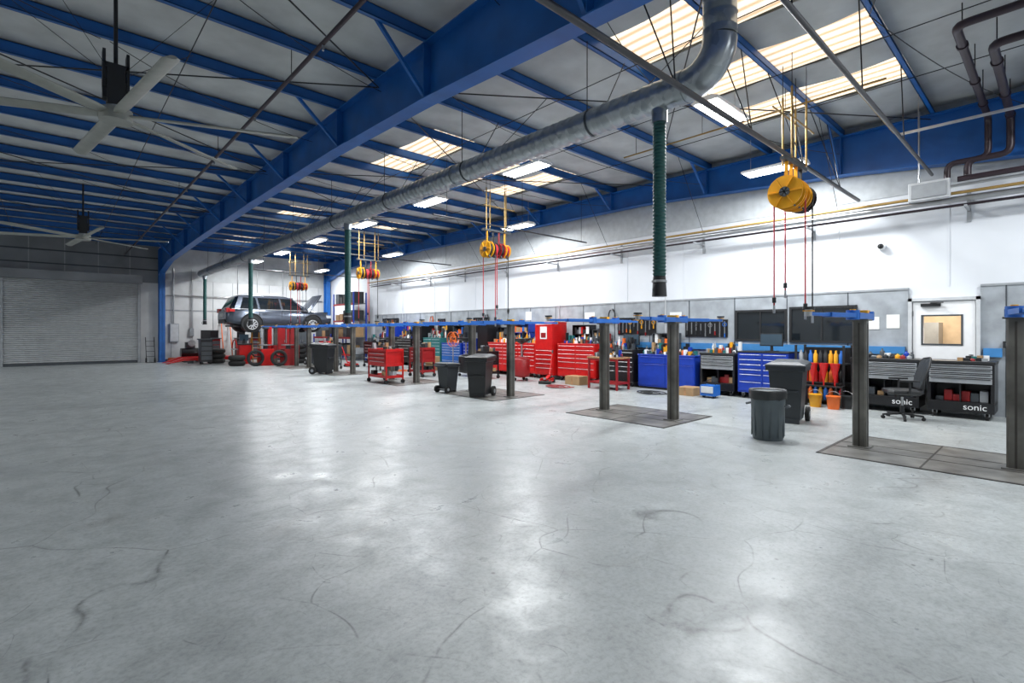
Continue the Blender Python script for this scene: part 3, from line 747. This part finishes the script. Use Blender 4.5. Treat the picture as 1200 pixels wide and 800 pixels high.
# loose hoses and cords lying on the floor by the benches
for (x,y,c) in ((10.9,6.9,black),(10.2,9.4,dred),(11.3,4.2,black),(9.9,17.3,orange)):
    b=MB('floor_cord'); pts=[]
    for i in range(40):
        a=i*.45; r=.12+.006*i; pts.append((x+r*math.cos(a)+.004*i,y+r*1.3*math.sin(a),.014+.0006*i))
    b.tube(pts,.012,c,6); b.done()
b=MB('supply_rack')
for x in (12.0,12.58):
    for y in (3.05,3.95): b.box(x-.02,x+.02,y-.02,y+.02,0,1.25,black)
for z in (.08,.45,.85): b.box(12.0,12.58,3.05,3.95,z,z+.025,black)
b.box(12.5,12.56,3.05,3.95,0,1.2,black2)
for k in range(9):
    y=3.12+.095*k; c=random.choice([yellow,red,blue2,black,white,orange]); z=.105
    b.lathe((12.1,y,z),[(.042,0),(.042,.2),(.02,.24),(.02,.28)],c,12)
    b.lathe((12.12,y,.475),[(.04,0),(.04,.2),(.018,.25),(.018,.29)],random.choice([red,red,orange,yellow,black]),12)
    b.lathe((12.1,y,.875),[(.042,0),(.042,.18),(.02,.22),(.02,.27)],random.choice([yellow,black,black,blue2,grey]),12)
b.done()
b=MB('funnel_set')
for k in range(3):
    y=3.15+.2*k; b.lathe((11.78,y,.55),[(.012,-.12),(.02,.0),(.09,.32),(.095,.34)],red,18)
b.box(11.72,11.86,3.0,3.7,.40,.43,black); b.box(11.73,11.85,3.0,3.03,0,.42,black); b.box(11.73,11.85,3.67,3.7,0,.42,black)
b.done()
for (x,y,c) in ((11.6,3.45,yellow),(11.55,3.8,card),(11.5,3.1,orange),(11.75,2.95,black)):
    b=MB('floor_bucket'); b.lathe((x,y,0),[(.1,0),(.12,.24),(.13,.24),(.13,.26)],c,18); b.tube(arc((x,y,.22),.13,0,180,10,'yz'),.005,steel,5); b.done()
b=MB('battery_charger'); b.box(11.2,11.5,5.4,5.75,.05,.3,blue2); b.box(11.18,11.2,5.43,5.72,.12,.27,lgrey); b.tube(arc((11.35,5.57,.3),.12,0,180,8,'yz'),.012,black,6)
for y in (5.45,5.7): b.cyl((11.3,y-.02,.05),(11.3,y+.02,.05),.05,black,12)
b.done(.01)
b=MB('trim_1'); b.box(12.6,12.665,2.15,9.3,1.08,1.24,bandblue); b.box(12.6,12.665,.75,1.0,1.08,1.24,bandblue); b.done()
def win(name,y0,y1,z0,z1):
    b=MB(name); x=12.66; w=.05
    b.box(x-.01,x,y0,y1,z0,z1,glassdk)
    for a in ((y0-w,y0,z0-w,z1+w),(y1,y1+w,z0-w,z1+w),(y0,y1,z0-w,z0),(y0,y1,z1,z1+w)): b.box(x-.04,x+.01,*a,black)
    b.box(x-.03,x,(y0+y1)/2-.015,(y0+y1)/2+.015,z0,z1,black)
    b.done()
win('window_1',4.4,5.5,1.36,2.02); win('window_2',3.02,4.25,1.34,2.06)
def monitor(x,y,z,w=.55):
    b=MB('computer_monitor'); b.box(x,x+.03,y-w/2,y+w/2,z+.12,z+.12+w*.58,black); b.box(x-.004,x,y-w/2+.02,y+w/2-.02,z+.14,z+.1+w*.58,screen)
    b.box(x+.02,x+.05,y-.03,y+.03,z+.01,z+.25,black); b.box(x-.06,x+.14,y-.12,y+.12,z,z+.015,black); b.done(.004)
monitor(12.1,4.5,1.09,.5); monitor(12.45,8.5,1.03); monitor(12.45,12.2,1.15); monitor(12.45,22.6,1.23)
b=MB('wall_notices')
for (y,z,w,h) in ((2.35,1.75,.22,.28),(2.68,1.72,.2,.26),(.55,1.5,.3,.4),(7.2,1.95,.35,.25),(13,2.1,.3,.3),(10.2,2.0,.4,.3)): b.box(12.655,12.664,y-w/2,y+w/2,z-h/2,z+h/2,paper)
b.done()
b=MB('outlet_box'); b.box(12.58,12.66,.6,.74,1.25,1.37,black); b.box(12.575,12.58,.64,.70,1.28,1.34,grey); b.done(.004)
b=MB('security_camera'); b.cyl((12.7,2.55,3.3),(12.6,2.55,3.3),.07,white,20); 
b.loft([[(12.6-.06*math.sin(R(t)),2.55+.055*math.cos(R(t))*math.cos(R(k)),3.3+.055*math.cos(R(t))*math.sin(R(k))) for k in range(0,360,30)] for t in (0,30,60,85)],black2); b.done()
for y in (9.3,15.3,19.2):
    b=MB('wall_hung_hose'); b.tube([(12.6,y+.12*math.cos(R(a)),2.0+.22*math.sin(R(a))) for a in range(0,361,20)],.018,random.choice([orange,black,yellow]),8); b.box(12.54,12.66,y-.04,y+.04,2.2,2.24,grey); b.done()

# ------------------------------------------------------------ bins, chair
def trashcan(x,y):
    b=MB('trash_can')
    b.lathe((x,y,0),[(.19,0),(.2,.02),(.225,.6),(.225,.62),(.24,.62),(.24,.66),(.232,.69),(.22,.69)],binm,32)
    n=32
    rings=[]
    for rr,zz in ((.247,.6),(.25,.64),(.25,.7),(.24,.715),(.2,.7),(.19,.45)):
        rings.append([(x+(rr+(.006*math.sin(k*5)))*math.cos(2*math.pi*k/n),y+(rr+(.006*math.sin(k*5)))*math.sin(2*math.pi*k/n),zz+(.025*math.sin(k*1.7)if zz==.6 else 0)) for k in range(n)])
    b.loft(rings,black)
    for e in (-1,1): b.tube([(x-.05,y+e*.24,.5),(x-.05,y+e*.28,.49),(x+.05,y+e*.28,.49),(x+.05,y+e*.24,.5)],.012,dkgrey,6)
    for a in range(0,360,30): b.box(x+.212*math.cos(R(a))-.006,x+.212*math.cos(R(a))+.006,y+.212*math.sin(R(a))-.006,y+.212*math.sin(R(a))+.006,.05,.5,binm)
    b.done(loc=None)
trashcan(7.62,2.88)
def wheelbin(x,y,rz,s=1.0,c=bing):
    b=MB('wheeled_bin'); b.M=Matrix.Scale(s,4)
    rings=[[(-w,-d,z),(w,-d,z),(w,d,z),(-w,d,z)] for w,d,z in ((.2,.2,.06),(.25,.27,.85),(.29,.31,.86),(.29,.31,.93))]
    b.loft(rings,c,True,False)
    b.loft([[(-.3,-.33,.93),(.3,-.33,.93),(.3,.36,.93),(-.3,.36,.93)],[(-.29,-.32,.96),(.29,-.32,.96),(.29,.34,.99),(-.29,.34,.99)],[(-.2,-.22,1.0),(.2,-.22,1.0),(.2,.25,1.03),(-.2,.25,1.03)]],c,True,False)
    b.tube([(-.24,.3,.88),(-.24,.4,.92),(.24,.4,.92),(.24,.3,.88)],.018,c,8)
    for e in (-1,1): b.cyl((e*.22,.26,.12),(e*.28,.26,.12),.12,rubber,20); b.cyl((e*.28,.26,.12),(e*.285,.26,.12),.05,grey,14)
    b.cyl((-.22,.26,.12),(.22,.26,.12),.015,steel,8); b.box(-.18,.18,-.28,-.22,.5,.54,c); b.box(-.19,.19,-.22,-.15,0,.08,c)
    b.done(.01,loc=(x,y,0),rotz=rz)
wheelbin(9.35,3.2,R(-80),1.03); wheelbin(7.5,9.35,R(-60),.98,black); wheelbin(7.45,10.6,R(100),.75); wheelbin(7.3,18.2,R(40),1.1,black); wheelbin(9.0,23.6,R(20),1.0,dkgrey)
def chair(x,y,rz):
    b=MB('office_chair')
    for k in range(5):
        a=R(72*k+10); ex,ey=.3*math.cos(a),.3*math.sin(a)
        b.beam((0,0,.1),(ex,ey,.075),.045,.03,black); b.cyl((ex-.02*math.sin(a),ey+.02*math.cos(a),.03),(ex+.02*math.sin(a),ey-.02*math.cos(a),.03),.03,rubber,12); b.cyl((ex,ey,.03),(ex,ey,.08),.01,black,6)
    b.cyl((0,0,.08),(0,0,.24),.035,black,14); b.cyl((0,0,.24),(0,0,.42),.02,steel,12); b.box(-.1,.1,-.08,.08,.40,.45,black)
    def sl(w,d,z,c=.07):
        return [(p,q,z) for p,q in ((w-c,-d),(w,-d+c),(w,d-c),(w-c,d),(-w+c,d),(-w,d-c),(-w,-d+c),(-w+c,-d))]
    b.loft([sl(.2,.2,.445),sl(.25,.25,.46),sl(.26,.26,.49),sl(.25,.25,.52),sl(.18,.18,.535)],black)
    rows=[]
    for z,w,off in ((.56,.17,-.22),(.66,.22,-.24),(.8,.24,-.27),(.95,.23,-.32),(1.06,.17,-.36),(1.08,.13,-.37)):
        rows.append([(off-.035*(1-(t*t)) ,w*t,z) for t in (-1,-.5,0,.5,1)]+[(off-.035*(1-(t*t))+.02,w*t,z) for t in (1,.5,0,-.5,-1)])
    b.loft(rows,bing)
    edge=[(-.22,-.17,.56),(-.24,-.22,.66),(-.27,-.24,.8),(-.32,-.23,.95),(-.36,-.16,1.07),(-.40,0,1.09),(-.36,.16,1.07),(-.32,.23,.95),(-.27,.24,.8),(-.24,.22,.66),(-.22,.17,.56),(-.25,0,.54),(-.22,-.17,.56)]
    b.tube(edge,.016,black,8)
    b.tube([(-.08,0,.43),(-.25,0,.44),(-.3,0,.55),(-.31,0,.8)],.025,black,8)
    for e in (-1,1):
        b.tube([(-.05,e*.2,.46),(-.03,e*.3,.48),(-.03,e*.3,.68)],.016,black,8); b.box(-.16,.12,e*.3-.035,e*.3+.035,.68,.71,black)
    b.done(.003,loc=(x,y,0),rotz=rz)
chair(11.1,1.93,R(115))

# ------------------------------------------------------------ back-left corner equipment
b=MB('electrical_panel'); b.box(4.42,4.82,YF-.16,YF-.02,1.0,1.95,grey); b.box(4.45,4.79,YF-.17,YF-.16,1.04,1.91,lgrey); b.cyl((4.6,YF-.06,1.95),(4.6,YF-.06,4.8),.03,steel,8); b.done(.006)
b=MB('electrical_panel'); b.box(5.3,5.5,YF-.1,YF-.02,1.3,1.7,grey); b.cyl((5.4,YF-.05,1.7),(5.4,YF-.05,4.8),.02,steel,8); b.done(.006)
b=MB('ladder')
for e in (0,.42): b.beam((6.75+e,YF-.75,0.02),(6.75+e,YF-.1,2.3),.04,.07,orange)
for k in range(8): t=(k+.6)/8.3; b.beam((6.75,YF-.75+.65*t,2.3*t),(7.17,YF-.75+.65*t,2.3*t),.035,.03,alu)
b.done()
b=MB('step_ladder')
for e in (0,.4):
    b.beam((7.3+e,27.0,0.02),(7.35+e*.8,27.3,1.5),.03,.06,yellow); b.beam((7.3+e,27.75,0.02),(7.35+e*.8,27.35,1.5),.03,.04,yellow)
for k in range(5): b.box(7.33,7.68,27.02+.06*k,27.1+.06*k,.22+.25*k,.245+.25*k,alu)
b.box(7.33,7.72,27.2,27.45,1.5,1.53,black); b.done()
b=MB('alignment_rack')
for yy in (28.2,29.3):
    b.box(4.6,9.2,yy,yy+.35,.14,.28,red); b.add([(4.6,yy,.28),(4.6,yy+.35,.28),(3.9,yy+.35,.005),(3.9,yy,.005),(4.6,yy,.14),(4.6,yy+.35,.14)],[(0,1,2,3),(0,3,4),(1,5,2),(3,2,5,4)],red)
    for x in (4.9,8.9): b.box(x-.1,x+.1,yy+.02,yy+.33,0,.14,dkgrey)
b.box(6.5,6.9,28.55,29.3,.14,.24,dred); b.box(5.2,5.6,28.55,29.3,.14,.24,dred); b.done(.004)
def tirechanger(x,y,c):
    b=MB('tire_changer')
    b.box(x-.3,x+.25,y-.35,y+.25,0,.75,c); b.cyl((x-.05,y-.1,.75),(x-.05,y-.1,.9),.1,dkgrey,16); b.cyl((x-.05,y-.1,.9),(x-.05,y-.1,.95),.3,steel,24)
    b.box(x+.15,x+.32,y+.2,y+.37,.6,1.75,c); b.beam((x+.23,y+.28,1.7),(x-.15,y-.1,1.7),.09,.09,dkgrey); b.cyl((x-.13,y-.08,1.75),(x-.13,y-.08,1.02),.025,steel,10); b.box(x-.4,x-.3,y-.3,y+.2,.05,.12,black)
    b.cyl((x+.4,y+.1,.3),(x+.4,y+.1,.9),.12,dred,16); b.tube([(x-.3,y-.36,.4),(x-.6,y-.4,.45),(x-.7,y-.2,.6)],.03,black,8)
    b.tube([(x-.55+.3*math.cos(R(a)),y-.42,.36+.3*math.sin(R(a))) for a in range(0,361,20)],.07,rubber,8,caps=False); b.done(.01)
tirechanger(7.2,24.6,red); tirechanger(8.0,24.0,dred)
def tyrestack(x,y,n):
    b=MB('tire_stack')
    for k in range(n):
        z=.12+.235*k; r=[]
        for i in range(28):
            a=2*math.pi*i/28; 
            r.append([(x+(.26+.09*math.cos(R(q)))*math.cos(a),y+(.26+.09*math.cos(R(q)))*math.sin(a),z+.115*math.sin(R(q))) for q in range(0,360,40)])
        r.append(r[0]); b.loft(r,rubber,False)
    b.done()
tyrestack(6.1,25.0,2); tyrestack(8.85,25.1,4); tyrestack(9.9,25.3,2); tyrestack(9.7,24.5,4); tyrestack(5.9,28.9-1.2,3)
b=MB('wheel_balancer'); b.box(6.5,7.0,26.2,26.7,0,.9,red); b.box(6.45,7.05,26.15,26.75,.9,.97,black); b.box(6.7,6.8,26.4,26.5,.97,1.2,black); b.box(6.55,6.95,26.4,26.45,1.1,1.4,screen); b.cyl((6.5,26.45,.7),(6.2,26.45,.7),.03,steel,10)
b.tube(arc((6.35,26.45,.75),.4,0,180,10,'yz'),.03,red,8); b.done(.01)
b=MB('air_compressor'); b.cyl((4.75,29.95,.45),(5.55,29.95,.45),.25,black2,24); b.box(4.95,5.35,29.8,30.1,.7,1.0,dkgrey); b.cyl((5.2,29.8,.95),(5.2,29.75,.95),.17,grey,20)
for x in (4.85,5.45): b.box(x-.03,x+.03,29.77,30.13,0,.25,black)
b.done()
b=MB('hose_coil')
for k in range(4): b.tube([(4.55+(.28-.01*k)*math.cos(R(a)),30.4+(.28-.01*k)*math.sin(R(a))*.6,.03+.05*k) for a in range(0,361,20)],.025,orange,8)
b.done()
for (x,y,c) in ((6.0,29.85,dred),(5.1,27.2,black2),(8.0,29.9,dred),(7.3,29.9,black2)):
    b=MB('diagnostic_cart'); b.box(x,x+.5,y,y+.5,.1,1.15,c); b.box(x-.05,x+.55,y-.05,y+.55,1.15,1.2,dkgrey); b.box(x+.05,x+.45,y+.2,y+.25,1.2,1.6,black2)
    for k in range(4): b.box(x+.03,x+.47,y-.015,y,.2+.22*k,.38+.22*k,dkgrey)
    for xx in (x+.08,x+.42):
        for yy in (y+.08,y+.42): b.cyl((xx,yy-.02,.05),(xx,yy+.02,.05),.05,rubber,10)
    b.done(.01)
b=MB('hand_truck'); 
for e in (0,.35): b.beam((3.4+e,YF-.55,.15),(3.4+e,YF-.2,1.25),.03,.03,black2); b.cyl((3.38+e,YF-.47,.12),(3.43+e,YF-.47,.12),.12,rubber,16)
for k in range(4): b.beam((3.4,YF-.5+.08*k,.3+.25*k),(3.75,YF-.5+.08*k,.3+.25*k),.02,.02,black2)
b.box(3.38,3.77,YF-.77,YF-.53,.0,.02,black2); b.done()
for (x0,y0,hm) in ((11.6,25.0,3.5),(11.6,27.9,1.3)):
    b=MB('storage_rack')
    for x in (x0,x0+.7):
        for y in (y0,y0+2.5): b.box(x-.03,x+.03,y-.03,y+.03,0,hm+.1,navy)
    for z in (.3,1.2,2.1,3.0):
        if z>hm: continue
        b.box(x0,x0+.7,y0,y0+2.5,z,z+.04,dkgrey); b.box(x0-.03,x0,y0,y0+2.5,z-.06,z+.04,dred)
        for k in range(5):
            yy=y0+.3+.48*k; c=random.choice([card,dred,rubber,black,grey,black,dkgrey])
            b.box(x0+.08,x0+.62,yy-.2,yy+.2,z+.04,z+random.uniform(.35,.7),c)
    b.done()
for x,c in ((8.6,grey),(9.5,dred),(10.4,dkgrey)):
    b=MB('storage_locker'); b.box(x,x+.85,30.3,30.9,0,1.9,c); b.box(x+.42,x+.43,30.29,30.3,.05,1.85,black); b.box(x+.36,x+.39,30.27,30.3,.9,1.05,steel); b.box(x+.46,x+.49,30.27,30.3,.9,1.05,steel); b.done(.01)
b=MB('wall_conduit')
for x in (7.6,8.6,10.0): b.cyl((x,YF-.05,2.0),(x,YF-.05,5.2),.02,steel,8)
b.tube([(4.3,YF-.1,3.4),(12.3,YF-.1,3.4)],.03,steel,8)
b.done(loc=(0,0,0))
b=MB('wall_conduit')
for y in (7.5,11.5,19,21.8): b.cyl((12.64,y,1.3),(12.64,y,3.8),.013,lgrey,8)
b.done(loc=(0,0,0))

# ------------------------------------------------------------ world, camera
w=bpy.data.worlds.new('World'); scene.world=w; w.use_nodes=True
w.node_tree.nodes['Background'].inputs[0].default_value=(.5,.6,.7,1); w.node_tree.nodes['Background'].inputs[1].default_value=.4
cam=bpy.data.cameras.new('camera'); co=bpy.data.objects.new('camera',cam); scene.collection.objects.link(co)
cam.sensor_width=36; cam.lens=17.7; cam.shift_y=-.01; cam.clip_end=200
co.location=(0,0,1.55); co.rotation_euler=(R(90),0,R(-42.36)); scene.camera=co
try:
    scene.view_settings.view_transform='Standard'; scene.view_settings.look='None'
except Exception as e: print(e)
